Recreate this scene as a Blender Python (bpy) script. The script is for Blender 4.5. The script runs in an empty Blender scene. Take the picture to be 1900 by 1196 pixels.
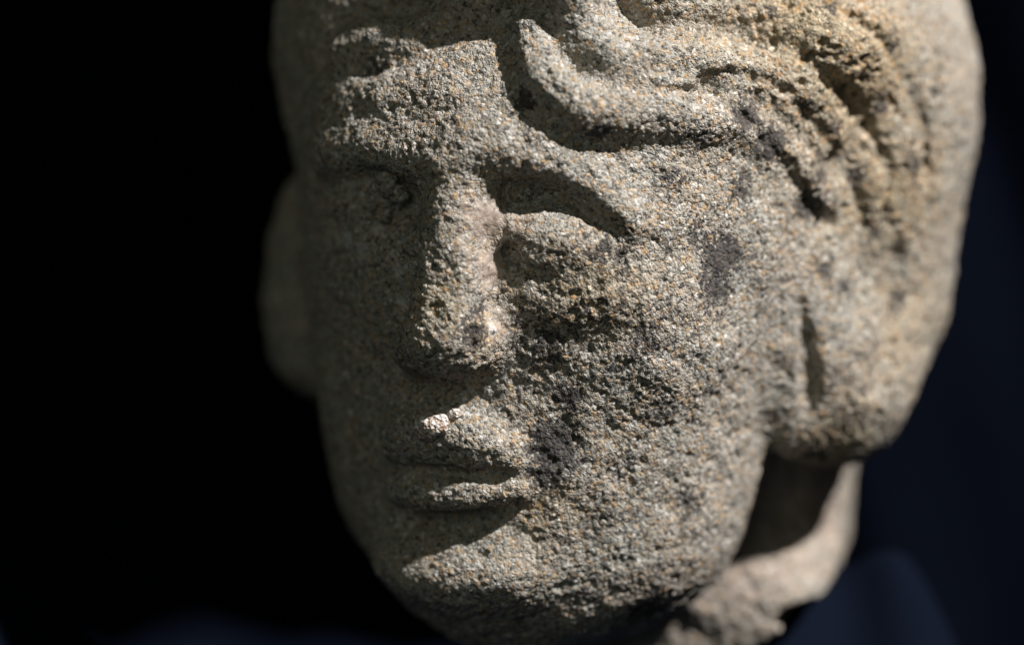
import bpy, math, random
import numpy as np
from mathutils import Matrix, Vector

VOX = 0.061            # size of a carving cell, in head units
K = 0.015             # metres per head unit

scene = bpy.context.scene
COL = scene.collection

# ---------------------------------------------------------------- camera
cam = bpy.data.cameras.new('camera')
cam.sensor_width = 36.0
DCAM = 60.0
cam.lens = 36.0 * DCAM / 19.0
cam.clip_start, cam.clip_end = 0.05, 50
cam.dof.use_dof = True
cam.dof.focus_distance = (DCAM - 0.15) * K
cam.dof.aperture_fstop = 2.6
cam_o = bpy.data.objects.new('camera', cam)
cam_o.location = (0, -DCAM * K, 0)
cam_o.rotation_euler = (math.pi / 2, 0, 0)
COL.objects.link(cam_o)
scene.camera = cam_o

# ---------------------------------------------------------------- light
w = bpy.data.worlds.new('World'); scene.world = w; w.use_nodes = True
bg = w.node_tree.nodes['Background']
bg.inputs['Color'].default_value = (1.0, 0.99, 0.74, 1)
bg.inputs['Strength'].default_value = 0.018

def aim(o, loc, target):
    o.location = loc
    o.rotation_euler = (Vector(target) - Vector(loc)).to_track_quat('-Z', 'Y').to_euler()
    COL.objects.link(o)
LDIR = Vector((0.56, -0.44, 0.70)).normalized()
l = bpy.data.lights.new('key_lamp', 'SPOT'); l.energy = 530; l.shadow_soft_size = 0.026
l.color = (1.0, 0.955, 0.925); l.spot_size = math.radians(18); l.spot_blend = 0.6
aim(bpy.data.objects.new('key_lamp', l), LDIR * 2.4 + Vector((0.01, 0.06, 0)), (0.01, 0.06, 0))
l = bpy.data.lights.new('fill_lamp', 'AREA'); l.energy = 1.6; l.size = 0.7; l.color = (0.92, 1.0, 0.86)
aim(bpy.data.objects.new('fill_lamp', l), (-0.35, -1.15, 0.3), (0, 0, 0))

scene.view_settings.view_transform = 'Standard'
scene.view_settings.look = 'None'
scene.view_settings.exposure = 0
scene.view_settings.gamma = 1

# ---------------------------------------------------------------- carving kernel
# Everything is carved in the head's own frame: a = towards its left ear, b = the way
# it faces, c = up; one unit is 1.5 cm.
def rot_ab(yaw, roll):
    cy, sy, cr, sr = math.cos(yaw), math.sin(yaw), math.cos(roll), math.sin(roll)
    Y = np.array([[cy, -sy, 0], [sy, cy, 0], [0, 0, 1.0]])
    R = np.array([[cr, 0, sr], [0, 1.0, 0], [-sr, 0, cr]])
    return Y @ R                                   # columns: local axes in head frame

def prim(p, f):
    kind = f[2]
    if kind == 'ell':
        q = p - np.array(f[3], p.dtype)
        if f[5] or f[6]:
            q = q @ rot_ab(math.radians(f[5]), math.radians(f[6])).astype(p.dtype)
        q = q / np.array(f[4], p.dtype); k0 = np.sqrt(np.einsum('ij,ij->i', q, q)) + 1e-9
        q = q / np.array(f[4], p.dtype); k1 = np.sqrt(np.einsum('ij,ij->i', q, q)) + 1e-9
        return k0 * (k0 - 1.0) / k1
    if kind == 'tube':
        pts = f[3]
        best = np.full(len(p), 1e9, p.dtype)
        for s, e in zip(pts[:-1], pts[1:]):
            A = np.array(s[:3], p.dtype); B = np.array(e[:3], p.dtype) - A; L2 = float(B @ B) + 1e-12
            q = p - A; t = np.clip(q @ B * p.dtype.type(1 / L2), 0, 1)
            q -= t[:, None] * B
            d = np.sqrt(np.einsum('ij,ij->i', q, q)) - (p.dtype.type(s[3]) + p.dtype.type(e[3] - s[3]) * t)
            best = np.minimum(best, d)
        return best
    if kind == 'half':                             # solid on the side the normal points away from
        n = np.array(f[4], float); n /= np.linalg.norm(n)
        return (p - np.array(f[3], p.dtype)) @ n.astype(p.dtype)
    raise ValueError(kind)

def bound(f):
    if f[2] == 'ell': return np.array(f[3], float), max(f[4])
    if f[2] == 'tube':
        q = np.array(f[3]); c = q[:, :3].mean(0)
        return c, (np.sqrt(((q[:, :3] - c) ** 2).sum(1)) + q[:, 3]).max()
    return None, 0

def sdf(p, feats, margin=1.2):
    d = np.full(len(p), 1e3, p.dtype)
    for f in feats:
        op, k = f[0], f[1]
        c, R = bound(f)
        if c is None or R > 3.5:
            idx = None; q = p; cur = d
        else:
            q = p - c.astype(p.dtype); idx = np.nonzero(np.einsum('ij,ij->i', q, q) < (R + k + margin) ** 2)[0]
            if not len(idx): continue
            q = p[idx]; cur = d[idx]
        e = prim(q, f)
        if op == 'u':
            h = np.maximum(k - np.abs(cur - e), 0) / max(k, 1e-6)
            new = np.minimum(cur, e) - h * h * k * 0.25
        else:
            h = np.maximum(k - np.abs(cur + e), 0) / max(k, 1e-6)
            new = np.maximum(cur, -e) + h * h * k * 0.25
        if idx is None: d = new
        else: d[idx] = new
    return d

def hash3(i, j, k, s):
    h = (i * 73856093) ^ (j * 19349663) ^ (k * 83492791) ^ (s * 2654435761 & 0x7fffffff)
    h = (h ^ (h >> 13)) * 1274126177 & 0x7fffffff
    h = (h ^ (h >> 15)) * 668265263 & 0x7fffffff
    return ((h ^ (h >> 16)) & 0xffffff) / float(0xffffff)

def vnoise(p, scale, seed=0):
    q = p * scale; i = np.floor(q).astype(np.int64); t = q - i; t = t * t * (3 - 2 * t)
    r = np.zeros(len(p))
    for dx in (0, 1):
        wx = t[:, 0] if dx else 1 - t[:, 0]
        for dy in (0, 1):
            wy = t[:, 1] if dy else 1 - t[:, 1]
            for dz in (0, 1):
                wz = t[:, 2] if dz else 1 - t[:, 2]
                r += wx * wy * wz * hash3(i[:, 0] + dx, i[:, 1] + dy, i[:, 2] + dz, seed)
    return r * 2 - 1

def fbm(p, scale, octaves=4, seed=0):
    r = 0; a = 1.0; n = 0
    for o in range(octaves):
        r = r + a * vnoise(p, scale, seed + o * 7); n += a; a *= 0.5; scale *= 2.03
    return r / n

def worley(p, scale, seed=0):
    """nearest sand grain: distance and that grain's own random number"""
    q = p * scale; i = np.floor(q).astype(np.int64); t = q - i
    best = np.full(len(p), 9.0); rnd = np.zeros(len(p))
    for dx in (-1, 0, 1):
        for dy in (-1, 0, 1):
            for dz in (-1, 0, 1):
                a, b, c = i[:, 0] + dx, i[:, 1] + dy, i[:, 2] + dz
                d = (dx + hash3(a, b, c, seed + 1) - t[:, 0]) ** 2 + (dy + hash3(a, b, c, seed + 2) - t[:, 1]) ** 2 \
                    + (dz + hash3(a, b, c, seed + 3) - t[:, 2]) ** 2
                m = d < best
                best[m] = d[m]; rnd[m] = hash3(a, b, c, seed + 4)[m]
    return np.sqrt(best), rnd

def surface(feats, lo, hi, vox):
    """surface nets on a sparse grid -> vertices (head frame) and quads"""
    B = 4
    nb = np.ceil((np.array(hi) - np.array(lo)) / (vox * B)).astype(int)
    lo = np.array(lo, float)
    g = np.stack(np.meshgrid(*[np.arange(n) for n in nb], indexing='ij'), -1).reshape(-1, 3)
    dc = sdf((lo + (g + 0.5) * B * vox).astype(np.float32), feats, 1.6)
    near = g[np.abs(dc) < B * vox * 0.87 * 1.25 + 0.08]
    N = nb * B + 1
    D = np.empty(N, np.float32)
    D[:] = 1.0
    # sign of the untouched blocks
    S = np.where(dc < 0, -1.0, 1.0).reshape(nb).astype(np.float32)
    D[:-1, :-1, :-1] = S.repeat(B, 0).repeat(B, 1).repeat(B, 2)
    off = np.stack(np.meshgrid(*[np.arange(B + 1)] * 3, indexing='ij'), -1).reshape(-1, 3)
    for s in range(0, len(near), 6000):
        ii = (near[s:s + 6000, None, :] * B + off[None]).reshape(-1, 3)
        D[ii[:, 0], ii[:, 1], ii[:, 2]] = sdf((lo + ii * vox).astype(np.float32), feats, 0.3)
    ins = D < 0
    c = [ins[i:N[0] - 1 + i, j:N[1] - 1 + j, k:N[2] - 1 + k] for i in (0, 1) for j in (0, 1) for k in (0, 1)]
    cnt = sum(x.astype(np.int8) for x in c)
    act = (cnt > 0) & (cnt < 8)
    ci = np.argwhere(act)
    vid = np.full(act.shape, -1, np.int32); vid[act] = np.arange(len(ci))
    acc = np.zeros((len(ci), 3)); w = np.zeros(len(ci))
    corners = [(i, j, k) for i in (0, 1) for j in (0, 1) for k in (0, 1)]
    val = {q: D[ci[:, 0] + q[0], ci[:, 1] + q[1], ci[:, 2] + q[2]].astype(float) for q in corners}
    for q in corners:
        for ax in range(3):
            if q[ax] == 0:
                e = list(q); e[ax] = 1; e = tuple(e)
                m = (val[q] < 0) != (val[e] < 0)
                t = val[q][m] / (val[q][m] - val[e][m])
                pt = np.tile(np.array(q, float), (m.sum(), 1)); pt[:, ax] = t
                acc[m] += pt; w[m] += 1
    V = lo + (ci + acc / w[:, None]) * vox
    F = []
    for ax in range(3):
        sl0 = [slice(1, -1)] * 3; sl1 = [slice(1, -1)] * 3
        sl0[ax] = slice(0, N[ax] - 1); sl1[ax] = slice(1, N[ax])
        a, b = ins[tuple(sl0)], ins[tuple(sl1)]
        u, v = (ax + 1) % 3, (ax + 2) % 3
        for flip in (0, 1):
            e = np.argwhere((a & ~b) if not flip else (~a & b))
            e = e + np.array([0 if k == ax else 1 for k in range(3)])
            def cell(du, dv):
                x = e.copy(); x[:, u] -= du; x[:, v] -= dv
                return vid[x[:, 0], x[:, 1], x[:, 2]]
            quad = [cell(1, 1), cell(0, 1), cell(0, 0), cell(1, 0)]
            if flip: quad = quad[::-1]
            F.append(np.stack(quad, 1))
    F = np.concatenate(F)
    return V, F[(F >= 0).all(1)]

FEATS = [
    ('u', 0.1, 'ell', (0.0, -1.0, 2.6), (5.35, 5.5, 6.2), 0, 0),
    ('u', 0.8, 'ell', (0.0, 0.5, 0.6), (4.75, 4.15, 5.6), 0, 0),
    ('u', 1.2, 'ell', (0.1, 0.8, -2.5), (4.2, 3.85, 3.8), 0, 0),
    ('u', 1.0, 'ell', (1.0, 2.2, -3.9), (2.3, 1.9, 1.7), 0, 0),
    ('u', 1.2, 'ell', (0.0, 3.0, -4.05), (1.9, 1.6, 1.55), 0, 0),
    ('u', 0.8, 'ell', (2.2, 2.3, 0.4), (1.9, 1.5, 1.9), 0, 0),
    ('u', 0.9, 'ell', (2.3, 1.3, -3.5), (1.75, 1.9, 1.7), 0, 0),
    ('u', 0.8, 'ell', (0.7, -4.4, 4.2), (6.3, 5.8, 7.4), 0, 0),
    ('u', 1.0, 'ell', (1.2, -3.4, 0.28), (5.9, 3.6, 3.85), 0, 0),
    ('u', 0.35, 'tube', [(0.95, -3.6, -2.0, 4.15), (0.8, -3.7, -9.0, 3.9)]),
    ('u', 1.0, 'ell', (3.329, -1.887, -6.154), (2.0, 1.5, 1.5), 0, -30),
    ('s', 0.2, 'half', (3.774, -3.0, -6.322), (-0.511, 0.152, 0.856)),
    ('u', 0.3, 'ell', (4.623, -3.2, -5.21), (0.42, 0.9, 0.4), 0, 0),
    ('s', 0.1, 'ell', (4.887, -2.6, -5.939), (0.55, 2.5, 0.42), 0, 0),
    ('u', 0.5, 'ell', (-2.3, -1.5, 5.2), (4.0, 4.6, 4.6), 0, 0),
    ('u', 0.8, 'ell', (-1.02, 3.391, 4.508), (2.7, 1.0, 1.1), 10, 0),
    ('u', 0.6, 'ell', (5.15, -0.5, 0.0), (0.75, 1.3, 2.4), 25, 0),
    ('u', 0.8, 'ell', (5.54, -1.813, -1.064), (1.3, 1.6, 1.75), 0, 0),
    ('u', 1.3, 'ell', (-5.8, -0.3, 0.25), (0.68, 1.1, 1.95), -15, 0),
    ('u', 1.0, 'ell', (-5.2, -0.2, -0.9), (0.75, 1.1, 1.0), -15, 0),
    ('u', 0.5, 'tube', [(-3.256, 3.35, 3.644, 0.4), (-3.128, 3.461, 3.711, 0.417), (-3.0, 3.573, 3.777, 0.433), (-2.798, 3.696, 3.827, 0.45), (-2.47, 3.846, 3.846, 0.469), (-2.069, 4.007, 3.848, 0.487), (-1.684, 4.14, 3.857, 0.5), (-1.337, 4.227, 3.885, 0.502), (-1.007, 4.286, 3.92, 0.498), (-0.71, 4.327, 3.945, 0.5), (-0.463, 4.35, 3.947, 0.517), (-0.25, 4.355, 3.938, 0.539), (-0.041, 4.353, 3.94, 0.55), (0.164, 4.35, 3.968, 0.541), (0.364, 4.339, 4.006, 0.52), (0.59, 4.304, 4.022, 0.5), (0.868, 4.233, 4.008, 0.483), (1.171, 4.138, 3.971, 0.465), (1.45, 4.041, 3.906, 0.45), (1.679, 3.949, 3.81, 0.438), (1.884, 3.855, 3.684, 0.429), (2.09, 3.766, 3.534, 0.42), (2.308, 3.683, 3.351, 0.413), (2.528, 3.605, 3.142, 0.406), (2.748, 3.526, 2.934, 0.4)]),
    ('s', 0.3, 'ell', (1.817, 4.406, 3.013), (1.25, 0.6, 0.5), -12, 18),
    ('s', 0.5, 'ell', (-1.745, 4.382, 3.019), (0.8, 0.5, 0.55), -10, 0),
    ('u', 0.5, 'ell', (2.134, 3.713, 1.396), (1.15, 0.6, 0.5), -18, 5),
    ('u', 0.3, 'ell', (1.743, 3.957, 2.297), (1.12, 0.6, 0.7), -18, 20),
    ('s', 0.1, 'ell', (1.031, 4.631, 2.159), (0.2, 0.3, 0.3), 0, -15),
    ('s', 0.1, 'ell', (1.413, 4.589, 1.928), (0.42, 0.22, 0.12), 0, 12),
    ('u', 0.2, 'ell', (-2.144, 3.663, 2.774), (0.8, 0.5, 0.55), -10, 0),
    ('u', 0.3, 'ell', (-1.704, 3.919, 3.134), (0.34, 0.4, 0.42), -10, 0),
    ('u', 0.35, 'tube', [(-0.108, 4.25, 3.971, 0.6), (-0.023, 4.85, 2.098, 0.64), (-0.092, 5.1, 0.715, 0.75)]),
    ('u', 0.4, 'ell', (0.298, 4.7, 0.514), (0.56, 0.8, 0.55), 0, 0),
    ('u', 0.3, 'ell', (-0.672, 4.7, 0.328), (0.6, 0.7, 0.5), 0, 0),
    ('u', 0.3, 'tube', [(-1.201, 4.547, -1.527, 0.42), (-1.044, 4.581, -1.477, 0.487), (-0.887, 4.616, -1.426, 0.553), (-0.707, 4.645, -1.383, 0.6), (-0.488, 4.668, -1.344, 0.617), (-0.247, 4.687, -1.313, 0.614), (-0.017, 4.697, -1.304, 0.6), (0.193, 4.696, -1.327, 0.576), (0.393, 4.686, -1.373, 0.541), (0.578, 4.672, -1.428, 0.5), (0.742, 4.653, -1.491, 0.451), (0.892, 4.629, -1.564, 0.396), (1.042, 4.605, -1.636, 0.34)]),
    ('u', 0.2, 'tube', [(-1.17, 4.583, -2.465, 0.36), (-1.022, 4.623, -2.449, 0.413), (-0.874, 4.662, -2.434, 0.467), (-0.69, 4.697, -2.419, 0.5), (-0.439, 4.726, -2.409, 0.501), (-0.151, 4.751, -2.399, 0.483), (0.118, 4.761, -2.381, 0.46), (0.352, 4.751, -2.347, 0.437), (0.566, 4.728, -2.303, 0.41), (0.755, 4.702, -2.267, 0.38), (0.907, 4.678, -2.244, 0.348), (1.033, 4.651, -2.228, 0.314), (1.16, 4.624, -2.212, 0.28)]),
    ('s', 0.12, 'tube', [(-0.682, 5.0, -1.925, 0.08), (-0.41, 5.008, -1.938, 0.1), (-0.138, 5.015, -1.952, 0.121), (0.123, 5.017, -1.964, 0.13), (0.378, 5.014, -1.975, 0.12), (0.621, 5.006, -1.984, 0.1), (0.823, 4.988, -1.982, 0.08), (0.961, 4.955, -1.96, 0.066), (1.058, 4.913, -1.927, 0.053), (1.155, 4.871, -1.893, 0.04)]),
    ('s', 0.35, 'tube', [(-0.908, 4.721, -3.048, 0.3), (-0.619, 4.772, -3.032, 0.303), (-0.33, 4.824, -3.015, 0.306), (-0.063, 4.859, -2.985, 0.3), (0.17, 4.863, -2.93, 0.279), (0.381, 4.85, -2.862, 0.25), (0.592, 4.837, -2.793, 0.22)]),
    ('s', 0.08, 'tube', [(-0.284, 5.131, -0.857, 0.09), (-0.226, 5.113, -0.842, 0.093), (-0.168, 5.095, -0.827, 0.097), (-0.11, 5.077, -0.812, 0.1)]),
    ('u', 0.6, 'ell', (-0.193, 4.323, -4.019), (1.7, 1.0, 0.75), 0, 0),
    ('u', 1.2, 'ell', (5.233, -3.554, 3.656), (2.0, 2.6, 3.2), 0, 0),
    ('u', 0.4, 'tube', [(-1.712, 2.817, 7.221, 0.5), (-1.426, 2.817, 7.349, 0.648), (-1.139, 2.817, 7.476, 0.796), (-0.816, 2.822, 7.561, 0.9), (-0.428, 2.848, 7.585, 0.937), (-0.004, 2.878, 7.566, 0.93), (0.413, 2.866, 7.51, 0.9), (0.805, 2.779, 7.406, 0.848), (1.19, 2.649, 7.264, 0.774), (1.575, 2.519, 7.122, 0.7)]),
    ('u', 0.3, 'tube', [(1.702, 3.316, 7.005, 0.5), (1.712, 3.264, 6.742, 0.516), (1.723, 3.212, 6.48, 0.531), (1.795, 3.166, 6.247, 0.54), (1.948, 3.173, 6.052, 0.536), (2.163, 3.185, 5.888, 0.525), (2.445, 3.072, 5.758, 0.52), (2.831, 2.743, 5.695, 0.526), (3.283, 2.288, 5.666, 0.537), (3.697, 1.848, 5.585, 0.55), (4.032, 1.472, 5.415, 0.571), (4.33, 1.11, 5.191, 0.594), (4.611, 0.756, 4.938, 0.6), (4.875, 0.412, 4.651, 0.578), (5.122, 0.075, 4.334, 0.539), (5.37, -0.261, 4.017, 0.5)]),
    ('u', 0.35, 'tube', [(1.007, 3.502, 6.177, 0.42), (1.119, 3.63, 5.968, 0.441), (1.232, 3.757, 5.758, 0.463), (1.367, 3.849, 5.557, 0.48), (1.534, 3.899, 5.359, 0.491), (1.724, 3.913, 5.17, 0.498), (1.934, 3.87, 5.012, 0.5), (2.156, 3.767, 4.9, 0.496), (2.399, 3.607, 4.819, 0.488), (2.681, 3.387, 4.75, 0.48), (3.037, 3.081, 4.695, 0.474), (3.432, 2.714, 4.652, 0.468), (3.784, 2.352, 4.593, 0.46), (4.062, 2.013, 4.52, 0.448), (4.297, 1.679, 4.431, 0.434), (4.506, 1.362, 4.296, 0.42), (4.691, 1.07, 4.093, 0.406), (4.849, 0.796, 3.844, 0.392), (4.988, 0.529, 3.588, 0.38), (5.104, 0.27, 3.335, 0.372), (5.2, 0.018, 3.074, 0.366), (5.295, -0.233, 2.813, 0.36)]),
    ('u', 0.3, 'tube', [(2.186, 1.875, 7.287, 0.6), (2.479, 1.854, 7.064, 0.604), (2.771, 1.834, 6.841, 0.607), (3.092, 1.691, 6.651, 0.6), (3.468, 1.335, 6.533, 0.574), (3.872, 0.857, 6.449, 0.537), (4.253, 0.404, 6.314, 0.5), (4.588, 0.034, 6.083, 0.467), (4.9, -0.312, 5.801, 0.433), (5.212, -0.657, 5.519, 0.4)]),
    ('u', 1.0, 'ell', (4.928, -0.85, 5.795), (1.6, 1.6, 1.2), 0, 0),
    ('u', 0.25, 'tube', [(2.323, 3.571, 5.373, 0.2), (2.519, 3.457, 5.316, 0.217), (2.715, 3.343, 5.258, 0.233), (2.923, 3.198, 5.209, 0.25), (3.152, 2.999, 5.172, 0.267), (3.393, 2.769, 5.142, 0.283), (3.633, 2.538, 5.113, 0.3)]),
    ('s', 0.2, 'tube', [(1.301, 3.642, 6.624, 0.06), (1.414, 3.719, 6.415, 0.071), (1.526, 3.795, 6.205, 0.081), (1.643, 3.847, 6.018, 0.09), (1.76, 3.862, 5.86, 0.096), (1.88, 3.852, 5.724, 0.099), (2.022, 3.831, 5.608, 0.1), (2.19, 3.813, 5.519, 0.099), (2.38, 3.784, 5.45, 0.095), (2.591, 3.713, 5.385, 0.09), (2.834, 3.596, 5.318, 0.084), (3.098, 3.436, 5.255, 0.077), (3.353, 3.216, 5.204, 0.07), (3.586, 2.91, 5.174, 0.063), (3.81, 2.543, 5.156, 0.057), (4.033, 2.177, 5.139, 0.05)]),
    ('s', 0.25, 'tube', [(4.458, 2.017, 4.788, 0.05), (4.626, 1.826, 4.545, 0.049), (4.794, 1.634, 4.302, 0.049), (4.949, 1.4, 4.021, 0.05), (5.089, 1.082, 3.659, 0.056), (5.217, 0.721, 3.26, 0.065), (5.333, 0.394, 2.914, 0.07), (5.432, 0.136, 2.672, 0.069), (5.519, -0.088, 2.483, 0.064), (5.606, -0.312, 2.295, 0.06)]),
    ('s', 0.25, 'tube', [(5.299, 0.89, 4.686, 0.05), (5.443, 0.636, 4.454, 0.05), (5.586, 0.382, 4.222, 0.05), (5.707, 0.12, 3.966, 0.05), (5.792, -0.182, 3.67, 0.05), (5.856, -0.492, 3.351, 0.05), (5.913, -0.734, 3.038, 0.05), (5.966, -0.856, 2.743, 0.05), (6.012, -0.909, 2.454, 0.05), (6.058, -0.962, 2.165, 0.05)]),
    ('s', 0.3, 'tube', [(4.971, 0.927, 5.895, 0.05), (5.255, 0.79, 5.702, 0.05), (5.54, 0.654, 5.509, 0.05), (5.776, 0.426, 5.266, 0.05), (5.93, 0.018, 4.943, 0.05), (6.036, -0.48, 4.571, 0.05), (6.142, -0.885, 4.185, 0.05), (6.266, -1.106, 3.792, 0.05), (6.39, -1.234, 3.386, 0.05), (6.515, -1.363, 2.98, 0.05)]),
    ('s', 0.3, 'tube', [(5.866, 0.121, 6.458, 0.05), (6.113, -0.175, 6.215, 0.057), (6.36, -0.471, 5.971, 0.065), (6.564, -0.785, 5.674, 0.07), (6.704, -1.158, 5.29, 0.072), (6.8, -1.549, 4.853, 0.072), (6.877, -1.848, 4.412, 0.07), (6.933, -1.99, 3.982, 0.065), (6.969, -2.04, 3.547, 0.057), (7.005, -2.091, 3.113, 0.05)]),
    ('s', 0.2, 'tube', [(2.258, 2.609, 6.859, 0.14), (2.395, 2.556, 6.663, 0.146), (2.533, 2.502, 6.466, 0.151), (2.692, 2.475, 6.313, 0.15), (2.882, 2.527, 6.231, 0.137), (3.093, 2.606, 6.193, 0.117), (3.32, 2.584, 6.154, 0.1), (3.571, 2.386, 6.103, 0.091), (3.838, 2.087, 6.053, 0.086), (4.096, 1.788, 6.002, 0.08), (4.331, 1.525, 5.949, 0.073), (4.557, 1.262, 5.897, 0.067), (4.783, 0.999, 5.844, 0.06)]),
    ('s', 0.15, 'tube', [(3.897, 2.395, 5.31, 0.03), (4.055, 2.245, 5.349, 0.045), (4.213, 2.096, 5.388, 0.06), (4.37, 1.941, 5.399, 0.07), (4.529, 1.776, 5.369, 0.074), (4.687, 1.605, 5.312, 0.073), (4.837, 1.443, 5.241, 0.07), (4.974, 1.297, 5.155, 0.065), (5.103, 1.16, 5.055, 0.057), (5.231, 1.022, 4.955, 0.05)]),
    ('u', 0.3, 'tube', [(-0.069, 3.272, 6.726, 0.3), (-0.374, 3.267, 6.554, 0.313), (-0.679, 3.263, 6.383, 0.325), (-0.953, 3.272, 6.232, 0.34), (-1.172, 3.316, 6.104, 0.359), (-1.36, 3.374, 5.996, 0.379), (-1.565, 3.4, 5.912, 0.4), (-1.812, 3.365, 5.864, 0.424), (-2.075, 3.297, 5.84, 0.447), (-2.315, 3.238, 5.806, 0.46), (-2.514, 3.206, 5.749, 0.454), (-2.689, 3.184, 5.682, 0.437), (-2.865, 3.161, 5.616, 0.42)]),
    ('s', 0.12, 'tube', [(-2.53, 3.745, 5.343, 0.12), (-2.395, 3.801, 5.344, 0.138), (-2.26, 3.857, 5.345, 0.156), (-2.119, 3.9, 5.362, 0.16), (-1.968, 3.919, 5.408, 0.142), (-1.812, 3.926, 5.47, 0.111), (-1.655, 3.932, 5.532, 0.08)]),
    ('s', 0.15, 'tube', [(5.35, 0.484, 0.783, 0.1), (5.391, 0.445, 0.493, 0.137), (5.431, 0.407, 0.203, 0.174), (5.462, 0.373, -0.075, 0.2), (5.48, 0.346, -0.347, 0.211), (5.488, 0.324, -0.608, 0.211), (5.488, 0.306, -0.833, 0.2), (5.475, 0.292, -1.003, 0.174), (5.453, 0.281, -1.138, 0.137), (5.431, 0.271, -1.274, 0.1)]),
    ('s', 0.4, 'tube', [(6.572, -1.785, 1.42, 0.1), (6.572, -1.669, 1.01, 0.14), (6.572, -1.554, 0.601, 0.18), (6.571, -1.411, 0.197, 0.2), (6.569, -1.223, -0.196, 0.187), (6.567, -1.008, -0.584, 0.153), (6.565, -0.793, -0.971, 0.12)]),
    ('s', 0.12, 'ell', (7.2, -5.4, 7.0), (0.95, 3.0, 1.25), 0, 0),
]
STAINS = [(1.834, 4.416, -1.415, 0.55, 1), (1.648, 4.488, -1.935, 0.4, 0.8), (2.005, 4.314, -0.391, 0.35, 0.8), (1.625, 4.446, 0.525, 0.5, 0.7), (2.13, 4.368, 0.96, 0.5, 0.5), (1.348, 4.561, 1.035, 0.4, 0.5), (4.366, 2.393, 1.993, 0.5, 1), (4.318, 2.541, 1.504, 0.4, 0.9), (3.989, 2.845, 2.452, 0.4, 0.5), (3.46, 3.665, 0.729, 0.7, 0.5), (4.573, 1.821, 3.294, 0.4, 0.6), (4.629, 1.735, 4.609, 0.35, 0.9), (3.613, 3.014, 3.568, 0.35, 0.5), (3.16, 3.763, 2.75, 0.3, 0.45), (3.581, 3.379, -0.758, 0.4, 0.5), (4.313, 2.456, -0.269, 0.35, 0.45), (4.866, 1.314, 1.007, 0.35, 0.45), (2.986, 3.77, -1.763, 0.45, 0.5), (3.905, 2.734, -2.654, 0.4, 0.45), (2.462, 4.072, -2.995, 0.35, 0.4), (6.214, -1.166, 2.142, 0.3, 0.6), (6.865, -1.798, 3.361, 0.35, 0.6), (7.076, -2.436, 4.875, 0.3, 0.5), (6.496, -1.82, 0.544, 0.3, 0.6), (6.397, -0.75, -0.224, 0.3, 0.5), (4.014, 2.688, 4.351, 0.3, 0.4), (-0.098, 4.707, 4.589, 0.3, 0.35), (1.529, 4.492, 4.257, 0.3, 0.5), (4.92, 1.314, 4.058, 0.4, 1), (5.322, 0.186, 2.829, 0.45, 0.8), (5.53, 0.191, 3.26, 0.4, 0.6), (5.918, -0.814, 3.131, 0.25, 0.8), (5.818, -0.022, 4.181, 0.3, 0.6), (1.184, 4.307, 5.007, 0.25, 0.8), (2.5, 4.005, 4.545, 0.3, 0.9), (0.637, 5.421, 0.84, 0.3, 0.8), (0.626, 5.147, 1.292, 0.25, 0.6), (5.61, -0.015, 1.45, 0.2, 0.9), (5.868, -0.427, 1.077, 0.2, 0.8), (4.424, 1.811, -1.238, 0.3, 0.5), (2.617, 4.252, 1.181, 0.5, 0.5), (3.128, 2.934, -4.816, 0.5, 0.9), (2.334, 4.005, -4.291, 0.4, 0.5), (5.828, 0.021, -0.649, 0.35, 0.6), (6.037, -0.237, -1.437, 0.3, 0.6), (6.727, -1.765, 4.835, 0.3, 0.5), (6.392, -1.096, 4.589, 0.3, 0.6), (6.522, -0.919, 5.76, 0.4, 0.4), (2.847, 4.007, 0.235, 0.5, 0.4), (2.896, 3.892, 2.148, 0.4, 0.5), (2.067, 4.49, 2.192, 0.3, 0.4), (5.692, 0.243, 6.463, 0.2, 0.7), (4.729, 0.872, 6.486, 0.15, 0.7), (2.652, 4.089, 2.366, 0.4, 0.5), (5.321, -0.13, -2.239, 0.4, 0.5), (4.366, -1.021, -2.543, 0.3, 0.5), (-2.08, 3.744, 5.417, 0.3, 0.5), (5.349, 0.713, 4.666, 0.3, 0.5), (1.565, 4.566, 1.358, 0.4, 0.4)]
SMOOTH = [(0.603, 4.713, 2.929, 0.45, 1), (0.681, 4.771, 1.935, 0.4, 1), (0.838, 4.763, 0.93, 0.4, 0.8), (4.625, -1.705, -4.248, 0.9, 1), (4.099, -0.601, -5.137, 0.9, 1), (4.924, -2.921, -4.3, 0.6, 1), (3.14, -0.112, -5.788, 0.7, 0.8)]
OCHRE = [(5.375, 0.57, 6.382, 1.6, 1), (6.194, -0.29, 5.096, 2.0, 1), (6.451, -1.406, 2.863, 1.5, 0.9), (2.52, 4.282, 1.584, 0.9, 0.6), (5.895, -0.384, -2.024, 1.0, 0.7), (6.855, -2.142, 0.077, 1.6, 0.5), (-0.109, 5.683, 1.435, 0.5, 0.7), (0.755, 5.197, 0.806, 0.4, 0.8), (1.548, 4.506, -2.565, 0.6, 0.5), (4.066, 1.404, 6.108, 1.2, 0.5)]
CRUST_HIGHLIGHT = [(-1.671, 4.297, 3.267, 0.28, 0.9), (-2.686, 3.969, 2.161, 0.26, 0.8), (-2.196, 4.236, 1.951, 0.2, 0.8), (-1.903, 4.178, 2.408, 0.18, 0.7), (-1.308, 4.552, 1.743, 0.16, 0.8), (-1.222, 4.578, 1.136, 0.14, 0.7), (-1.121, 4.974, 0.602, 0.14, 0.7), (-1.344, 4.507, -0.134, 0.14, 0.6), (-1.004, 4.022, 5.556, 0.3, 0.5), (0.781, 5.006, 0.871, 0.16, 0.8), (-3.454, 3.388, 0.304, 0.3, 0.3)]  # pale crust marks; far-eye patch and far nose-edge line are painted-in light
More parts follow.
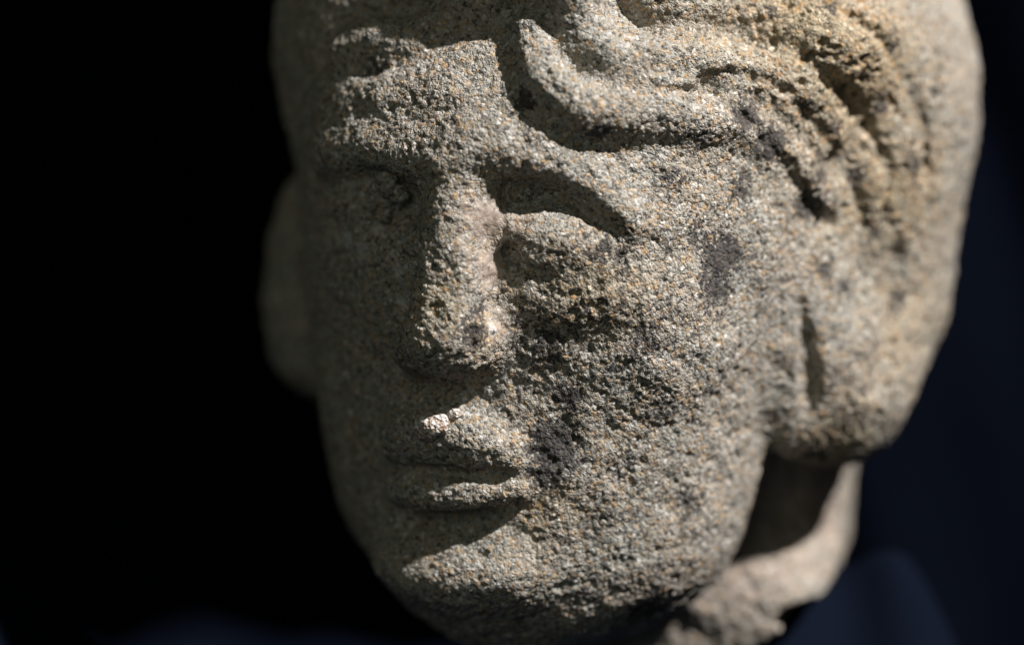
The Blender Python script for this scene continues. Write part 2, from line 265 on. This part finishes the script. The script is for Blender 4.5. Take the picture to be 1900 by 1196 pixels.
CHIPS = [(-0.341, 5.275, -1.016), (0.071, 5.063, -0.798), (-1.624, 4.323, 3.326), (-1.408, 4.218, 3.098), (-1.756, 4.198, 2.701)]
PARTS = ['face', 'face', 'face', 'face', 'face', 'face', 'face', 'hair', 'hair', 'neck', 'neck', 'neck', 'neck', 'neck', 'hair', 'face', 'ear', 'ear', 'ear_far', 'ear_far', 'face', 'face', 'face', 'face', 'eye', 'eye', 'eye', 'eye_far', 'eye_far', 'nose', 'nose', 'nose', 'upper_lip', 'lower_lip', 'lower_lip', 'lower_lip', 'lower_lip', 'face', 'hair', 'hair', 'hair', 'hair', 'hair', 'hair', 'hair', 'hair', 'hair', 'hair', 'hair', 'hair', 'hair', 'hair', 'hair', 'hair', 'ear', 'ear', 'hair']

# ---------------------------------------------------------------- pose of the head
TH, PT = math.radians(23), math.radians(12)
C_ = Vector((0, -math.cos(PT), -math.sin(PT))); U_ = Vector((0, -math.sin(PT), math.cos(PT)))
f_ = -math.sin(TH) * Vector((1, 0, 0)) + math.cos(TH) * C_
e_ = math.cos(TH) * Vector((1, 0, 0)) + math.sin(TH) * C_
POSE = Matrix.Translation(Vector((.84, 4.6, .05)) * K) @ Matrix((e_, f_, U_)).transposed().to_4x4()

# ---------------------------------------------------------------- materials
class NT:
    def __init__(self, name):
        self.m = bpy.data.materials.new(name); self.m.use_nodes = True
        self.t = self.m.node_tree; self.P = self.t.nodes['Principled BSDF']
    def n(self, typ, ins=None, **kw):
        x = self.t.nodes.new(typ)
        for k, v in kw.items(): setattr(x, k, v)
        for k, v in (ins or {}).items(): self.set(x.inputs[k], v)
        return x
    def set(self, sock, v):
        if isinstance(v, bpy.types.NodeSocket): self.t.links.new(v, sock)
        elif isinstance(v, bpy.types.Node): self.t.links.new(v.outputs[0], sock)
        else: sock.default_value = v
    def ramp(self, fac, stops, interp='LINEAR'):
        r = self.n('ShaderNodeValToRGB', {0: fac}); cr = r.color_ramp; cr.interpolation = interp
        while len(cr.elements) < len(stops): cr.elements.new(0.5)
        for e, (p, c) in zip(cr.elements, stops):
            e.position = p; e.color = tuple(c) + (1,) if len(c) == 3 else c
        return r
    def mix(self, fac, a, b, mode='MIX'):
        x = self.n('ShaderNodeMix', data_type='RGBA', blend_type=mode)
        self.set(x.inputs[0], fac); self.set(x.inputs[6], a); self.set(x.inputs[7], b)
        return x.outputs[2]
    def math(self, op, a, b=0.0, clamp=False):
        x = self.n('ShaderNodeMath', operation=op, use_clamp=clamp); self.set(x.inputs[0], a); self.set(x.inputs[1], b)
        return x.outputs[0]

def stone_material(name):
    S = NT(name)
    co = S.n('ShaderNodeTexCoord').outputs['Object']
    mp = S.n('ShaderNodeMapping', {'Vector': co, 'Scale': (1 / K, 1 / K, 1 / K)}).outputs[0]   # head units
    wob = S.n('ShaderNodeTexNoise', {'Vector': mp, 'Scale': 9.0, 'Detail': 2.0})
    pos = S.n('ShaderNodeMix', data_type='RGBA', blend_type='LINEAR_LIGHT')
    S.set(pos.inputs[0], 0.05); S.set(pos.inputs[6], mp); S.set(pos.inputs[7], wob.outputs[1]); pos = pos.outputs[2]
    g1 = S.n('ShaderNodeTexVoronoi', {'Vector': pos, 'Scale': 14.5})
    g2 = S.n('ShaderNodeTexVoronoi', {'Vector': pos, 'Scale': 27.0})
    r1 = S.n('ShaderNodeSeparateColor', {0: g1.outputs['Color']})
    r2 = S.n('ShaderNodeSeparateColor', {0: g2.outputs['Color']})
    grains = S.ramp(r1.outputs[0], [(0.0, (.022, .022, .025)), (.11, (.06, .054, .047)), (.19, (.22, .205, .175)), (.42, (.315, .318, .292)),
                                    (.64, (.385, .392, .375)), (.74, (.37, .30, .21)), (.87, (.42, .25, .09)), (.94, (.52, .52, .50)), (1.0, (.75, .75, .73))])
    fine = S.ramp(r2.outputs[1], [(0.0, (.03, .029, .028)), (.14, (.15, .135, .115)), (.5, (.298, .293, .262)), (.8, (.42, .38, .31)), (1.0, (.62, .60, .55))])
    col = S.mix(0.42, grains, fine)
    # slow drift from grey to buff
    big = S.n('ShaderNodeTexNoise', {'Vector': mp, 'Scale': 0.9, 'Detail': 4.0})
    col = S.mix(S.ramp(big.outputs[0], [(.35, (0, 0, 0)), (.7, (.55, .55, .55))]), col, S.mix(1.0, col, (1.08, .96, .87, 1), 'MULTIPLY'))
    och = S.n('ShaderNodeAttribute', attribute_name='ochre').outputs['Fac']
    col = S.mix(och, col, S.mix(1.0, col, (1.12, .98, .76, 1), 'MULTIPLY'))
    fresh = S.n('ShaderNodeAttribute', attribute_name='fresh').outputs['Fac']
    col = S.mix(S.math('MULTIPLY', fresh, S.ramp(big.outputs[0], [(.3, (.25, .25, .25)), (.65, (.8, .8, .8))])), col, (.36, .285, .24, 1))
    crust_highlight = S.n('ShaderNodeAttribute', attribute_name='crust_highlight').outputs['Fac']
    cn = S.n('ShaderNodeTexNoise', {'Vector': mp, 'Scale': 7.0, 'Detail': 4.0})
    col = S.mix(S.ramp(S.math('ADD', S.math('MULTIPLY', crust_highlight, 0.6), S.math('MULTIPLY', cn.outputs[0], .7)), [(.52, (0, 0, 0)), (.75, (.85, .85, .85))]), col, (.52, .50, .475, 1))  # pale colour, partly imitating grazing light on the shadowed side
    # soot and lichen stains: broken up by noise of their own
    st = S.n('ShaderNodeAttribute', attribute_name='stain').outputs['Fac']
    n1 = S.n('ShaderNodeTexNoise', {'Vector': mp, 'Scale': 5.5, 'Detail': 6.0, 'Roughness': 0.7})
    n2 = S.n('ShaderNodeTexNoise', {'Vector': mp, 'Scale': 1.6, 'Detail': 3.0})
    a = S.math('ADD', S.math('MULTIPLY', st, 0.46), S.math('ADD', S.math('MULTIPLY', n1.outputs[0], 0.95), S.math('MULTIPLY', n2.outputs[0], 0.3)))
    a = S.math('ADD', a, S.math('ADD', S.math('MULTIPLY', r1.outputs[2], 0.16), S.math('MULTIPLY', r2.outputs[0], 0.14)))
    stain = S.ramp(a, [(.94, (0, 0, 0)), (1.05, (1, 1, 1))])
    col = S.mix(S.math('MULTIPLY', stain, 0.88), col, S.mix(r1.outputs[1], (.013, .013, .018, 1), (.07, .064, .06, 1)))
    S.set(S.P.inputs['Base Color'], col)
    rough = S.ramp(r2.outputs[2], [(0, (.95, .95, .95)), (.93, (.75, .75, .75)), (.97, (.25, .25, .25)), (1, (.15, .15, .15))])
    S.set(S.P.inputs['Roughness'], rough)
    S.set(S.P.inputs['Specular IOR Level'], 0.35)
    # sand grain relief finer than the mesh
    rnd = S.math('SUBTRACT', 1.0, g1.outputs['Distance'])
    rnd2 = S.math('SUBTRACT', 1.0, g2.outputs['Distance'])
    hgt = S.math('ADD', S.math('MULTIPLY', rnd, 0.6), S.math('MULTIPLY', rnd2, 0.4))
    hgt = S.math('ADD', hgt, S.math('MULTIPLY', S.n('ShaderNodeTexNoise', {'Vector': mp, 'Scale': 30.0, 'Detail': 3.0}).outputs[0], 0.5))
    b = S.n('ShaderNodeBump', {'Height': hgt, 'Strength': S.math('SUBTRACT', 0.75, S.math('MULTIPLY', fresh, 0.6)), 'Distance': 0.07 * K})
    S.set(S.P.inputs['Normal'], b.outputs[0])
    return S.m

def cloth_material(name, c1, c2):
    S = NT(name)
    co = S.n('ShaderNodeTexCoord').outputs['Object']
    n = S.n('ShaderNodeTexNoise', {'Vector': co, 'Scale': 9.0, 'Detail': 2.0})
    S.set(S.P.inputs['Base Color'], S.mix(n.outputs[0], c1, c2))
    S.set(S.P.inputs['Roughness'], 0.95)
    S.set(S.P.inputs['Specular IOR Level'], 0.0)
    wv = S.n('ShaderNodeTexNoise', {'Vector': co, 'Scale': 900.0, 'Detail': 2.0})
    S.set(S.P.inputs['Normal'], S.n('ShaderNodeBump', {'Height': wv.outputs[0], 'Strength': 0.4, 'Distance': 0.0005}).outputs[0])
    return S.m

# ---------------------------------------------------------------- carving the head
def field(p, spots):
    r = np.zeros(len(p))
    for cx, cy, cz, rad, wgt in spots:
        d2 = ((p - np.array((cx, cy, cz))) ** 2).sum(1)
        r = np.maximum(r, wgt * np.exp(-d2 / (rad * rad)))
    return r

def vertex_normals(V, F):
    n = np.cross(V[F[:, 2]] - V[F[:, 0]], V[F[:, 3]] - V[F[:, 1]])
    out = np.zeros_like(V)
    for k in range(3):
        for c in range(4):
            out[:, k] += np.bincount(F[:, c], n[:, k], len(V))
    return out / (np.linalg.norm(out, axis=1, keepdims=True) + 1e-12)

def split_quads(V, F):
    E = np.concatenate([np.stack([F[:, i], F[:, (i + 1) % 4]], 1) for i in range(4)])
    E.sort(1)
    key = E[:, 0].astype(np.int64) * len(V) + E[:, 1]
    u, inv = np.unique(key, return_inverse=True)
    mid = (V[u // len(V)] + V[u % len(V)]) / 2
    cen = V[F].mean(1)
    m = inv.reshape(4, -1) + len(V)
    c = np.arange(len(F)) + len(V) + len(mid)
    Q = [np.stack([F[:, i], m[i], c, m[i - 1]], 1) for i in range(4)]
    return np.concatenate([V, mid, cen]), np.concatenate(Q)

V, F = surface(FEATS, (-7.5, -11, -8.6), (8, 7, 13), VOX)
# settle the coarse net, refine it, and pull it back on to the carved form
for _ in range(1):
    V, F = split_quads(V, F)
e = 0.02
Vf = V.astype(np.float32)
for _ in range(1):
    nrm = vertex_normals(V, F)
    d = np.clip(sdf(V.astype(np.float32), FEATS, 0.25), -.05, .05)
    V = V - nrm * d[:, None] * 0.9
nrm = vertex_normals(V, F)
fresh = np.clip(field(V, SMOOTH), 0, 1)
stain = field(V, STAINS)
ochre = np.clip(field(V, OCHRE), 0, 1)
crust_highlight = field(V, CRUST_HIGHLIGHT)
rough = 1 - 0.5 * fresh
# weathering: lumps, pits, then sand grains
disp = 0.10 * fbm(V, 0.8, 3, 11) + 0.16 * fresh * fbm(V, 1.3, 3, 19) + (0.05 + .06 * fresh) * fbm(V, 2.6, 3, 23)
pit = fbm(V, 4.6, 3, 41)
disp -= 0.11 * np.clip(pit - 0.18, 0, 1) * rough * (1 + 1.3 * ochre)
wob = V + 0.03 * np.stack([vnoise(V, 9, s) for s in (61, 62, 63)], 1)
wd, wr = worley(wob, 12.5, 5)
disp += (0.030 * (0.55 - wd) + 0.018 * (wr - 0.5)) * rough
wd, wr = worley(V, 6.0, 77)
disp += (0.03 * (wr - 0.5) * np.clip(1.1 - wd * 1.4, 0, 1)) * rough
V = V + nrm * disp[:, None]
nrm = vertex_normals(V, F)

sandstone = stone_material('sandstone')
# which carved form each face belongs to
names = sorted(set(PARTS))
cen = V[F].mean(1).astype(np.float32)
best = np.full(len(F), 1e9, np.float32); lab = np.zeros(len(F), np.int32)
for f, pn in zip(FEATS, PARTS):
    if f[0] != 'u': continue
    c, R = bound(f)
    if c is not None and R < 3.5:
        q = cen - c.astype(np.float32); idx = np.nonzero(np.einsum('ij,ij->i', q, q) < (R + .4) ** 2)[0]
    else: idx = np.arange(len(F))
    dd = prim(cen[idx], f)
    m = dd < best[idx]
    best[idx[m]] = dd[m]; lab[idx[m]] = names.index(pn)

def piece(name, faces, parent, mat):
    used, loc = np.unique(faces, return_inverse=True)
    loc = loc.reshape(-1, 4)
    me = bpy.data.meshes.new(name)
    me.vertices.add(len(used)); me.loops.add(loc.size); me.polygons.add(len(loc))
    me.vertices.foreach_set('co', (V[used] * K).astype(np.float32).ravel())
    me.loops.foreach_set('vertex_index', loc.astype(np.int32).ravel())
    me.polygons.foreach_set('loop_start', np.arange(0, loc.size, 4, dtype=np.int32))
    me.polygons.foreach_set('use_smooth', np.ones(len(loc), bool))
    me.update(calc_edges=True)
    me.normals_split_custom_set_from_vertices(nrm[used].tolist())
    for an, arr in (('stain', stain), ('ochre', ochre), ('fresh', fresh), ('crust_highlight', crust_highlight)):
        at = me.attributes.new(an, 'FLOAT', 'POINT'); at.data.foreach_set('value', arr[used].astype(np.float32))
    me.materials.append(mat)
    o = bpy.data.objects.new(name, me); COL.objects.link(o); o.parent = parent
    return o

head = bpy.data.objects.new('stone_head', None); head.empty_display_size = .05; COL.objects.link(head)
head.matrix_world = POSE
head['label'] = 'weathered sandstone head with carved face and wavy hair resting on dark cloth'
head['category'] = 'sculpture'
sub = {}
face = piece('face', F[lab == names.index('face')], head, sandstone)
for part_name, obj_name, parent, label in (
        ('hair', 'hair', head, None), ('neck', 'neck', head, 'broken neck stub with pale fresh stone'),
        ('ear', 'ear', head, 'worn sunlit ear with a dark slit in front'), ('ear_far', 'ear', head, 'worn ear on the shadowed side'),
        ('nose', 'nose', face, None), ('eye', 'eye', face, 'sunlit eye under a shadowed brow'), ('eye_far', 'eye', face, 'chipped eye on the shadowed side'),
        ('upper_lip', 'upper_lip', face, None), ('lower_lip', 'lower_lip', face, None)):
    o = piece(obj_name, F[lab == names.index(part_name)], parent, sandstone)
    if label: o['label'] = label

# fresh chips on the upper lip
chipm = NT('fresh_chip')
cn = chipm.n('ShaderNodeTexNoise', {'Vector': chipm.n('ShaderNodeTexCoord').outputs['Object'], 'Scale': 900.0, 'Detail': 3.0})
cv = chipm.n('ShaderNodeTexVoronoi', {'Vector': chipm.n('ShaderNodeTexCoord').outputs['Object'], 'Scale': 1100.0})
cs = chipm.n('ShaderNodeSeparateColor', {0: cv.outputs['Color']})
chipm.set(chipm.P.inputs['Base Color'], chipm.ramp(chipm.math('ADD', chipm.math('MULTIPLY', cn.outputs[0], .6), chipm.math('MULTIPLY', cs.outputs[0], .4)), [(.3, (.26, .17, .11)), (.5, (.50, .44, .39)), (.68, (.72, .69, .66))]))
chipm.set(chipm.P.inputs['Roughness'], 0.5)
chipm.set(chipm.P.inputs['Normal'], chipm.n('ShaderNodeBump', {'Height': cv.outputs['Distance'], 'Strength': 0.8, 'Distance': 0.0008}).outputs[0])
import bmesh
lip = [x for x in face.children if x.name.startswith('upper_lip')][0]
far_eye = [x for x in face.children if x.name.startswith('eye')][1]
for n, (c, rad) in enumerate(zip(CHIPS, ((.36, .22, .26), (.13, .11, .12), (.24, .2, .26), (.2, .2, .2), (.15, .15, .17)))):
    bm = bmesh.new(); bmesh.ops.create_icosphere(bm, subdivisions=4, radius=1.0)
    P0 = np.array([v.co for v in bm.verts])
    dn = 1 + 0.45 * fbm(P0, 1.3, 4, 3 + n) + .07 * fbm(P0, 6, 2, 9)
    for v, k in zip(bm.verts, dn): v.co = Vector(np.array(v.co) * k * np.array(rad) * K)
    me = bpy.data.meshes.new('chip'); bm.to_mesh(me); bm.free()
    me.polygons.foreach_set('use_smooth', np.ones(len(me.polygons), bool)); me.materials.append(chipm.m if n < 2 else sandstone)
    o = bpy.data.objects.new('chip', me); COL.objects.link(o); o.parent = lip if n < 2 else far_eye
    o.location = Vector(c) * K

# ---------------------------------------------------------------- cloth below and behind
def sheet(name, nu, nv, fn, mat):
    u, v = np.meshgrid(np.linspace(0, 1, nu), np.linspace(0, 1, nv), indexing='ij')
    P3 = fn(u.ravel(), v.ravel())
    i = np.arange(nu * nv).reshape(nu, nv)
    Q = np.stack([i[:-1, :-1], i[1:, :-1], i[1:, 1:], i[:-1, 1:]], -1).reshape(-1, 4)
    me = bpy.data.meshes.new(name); me.from_pydata((P3 * K).tolist(), [], Q.tolist())
    me.polygons.foreach_set('use_smooth', np.ones(len(Q), bool)); me.materials.append(mat)
    o = bpy.data.objects.new(name, me); COL.objects.link(o); return o

def bump2(x, y, cx, cy, sx, sy, p=2):
    return np.exp(-(np.abs((x - cx) / sx) ** p + np.abs((y - cy) / sy) ** p))
def ground(u, v):
    x = -26 + 56 * u; y = -14 + 44 * v
    p = np.stack([x, y, np.zeros_like(x)], 1)
    z = -9.3 + 0.5 * fbm(p, 0.16, 3, 5)
    z += 3.55 * bump2(x, y, 7.0, 7.6, 2.7, 2.2, 3) + 0.4 * np.sin(x * 1.9 + y * .5 + 1.0) * bump2(x, y, 8, 7, 4, 4)
    z += 4.5 * bump2(x, y, -11.5, 8, 3, 3) + 1.1 * bump2(x, y, 2.0, 6.5, 4, 4)
    z += 0.45 * (1 - np.abs(vnoise(p, 0.33, 9))) ** 3 + 0.5 * (1 - np.abs(vnoise(p + 0.8 * np.stack([vnoise(p, .3, 4), vnoise(p, .3, 6), 0 * x], 1), 0.55, 31))) ** 2
    return np.stack([x, y, z], 1)
def hang(u, v):
    x = -34 + 80 * u; z = -14 + 56 * v
    p = np.stack([x + .25 * z, z * .22, np.zeros_like(x)], 1)
    y = 19 + 2.4 * vnoise(p, 0.28, 3) + 1.0 * np.sin(x * .55 + z * .06 + 1.2) + 0.9 * (1 - np.abs(vnoise(p, .5, 8))) ** 2 + 1.3 * np.maximum(0, 3 - x)
    return np.stack([x, y, z], 1)
navy = cloth_material('navy_cloth', (.0026, .0040, .0082, 1), (.0056, .0082, .0160, 1))
black = cloth_material('black_cloth', (.0010, .0016, .0034, 1), (.0032, .0045, .0088, 1))
o = sheet('cloth', 220, 180, ground, navy)
o['label'] = 'dark navy cloth bunched up under the stone head'; o['category'] = 'cloth'
o = sheet('backdrop', 260, 60, hang, black)
o['kind'] = 'structure'
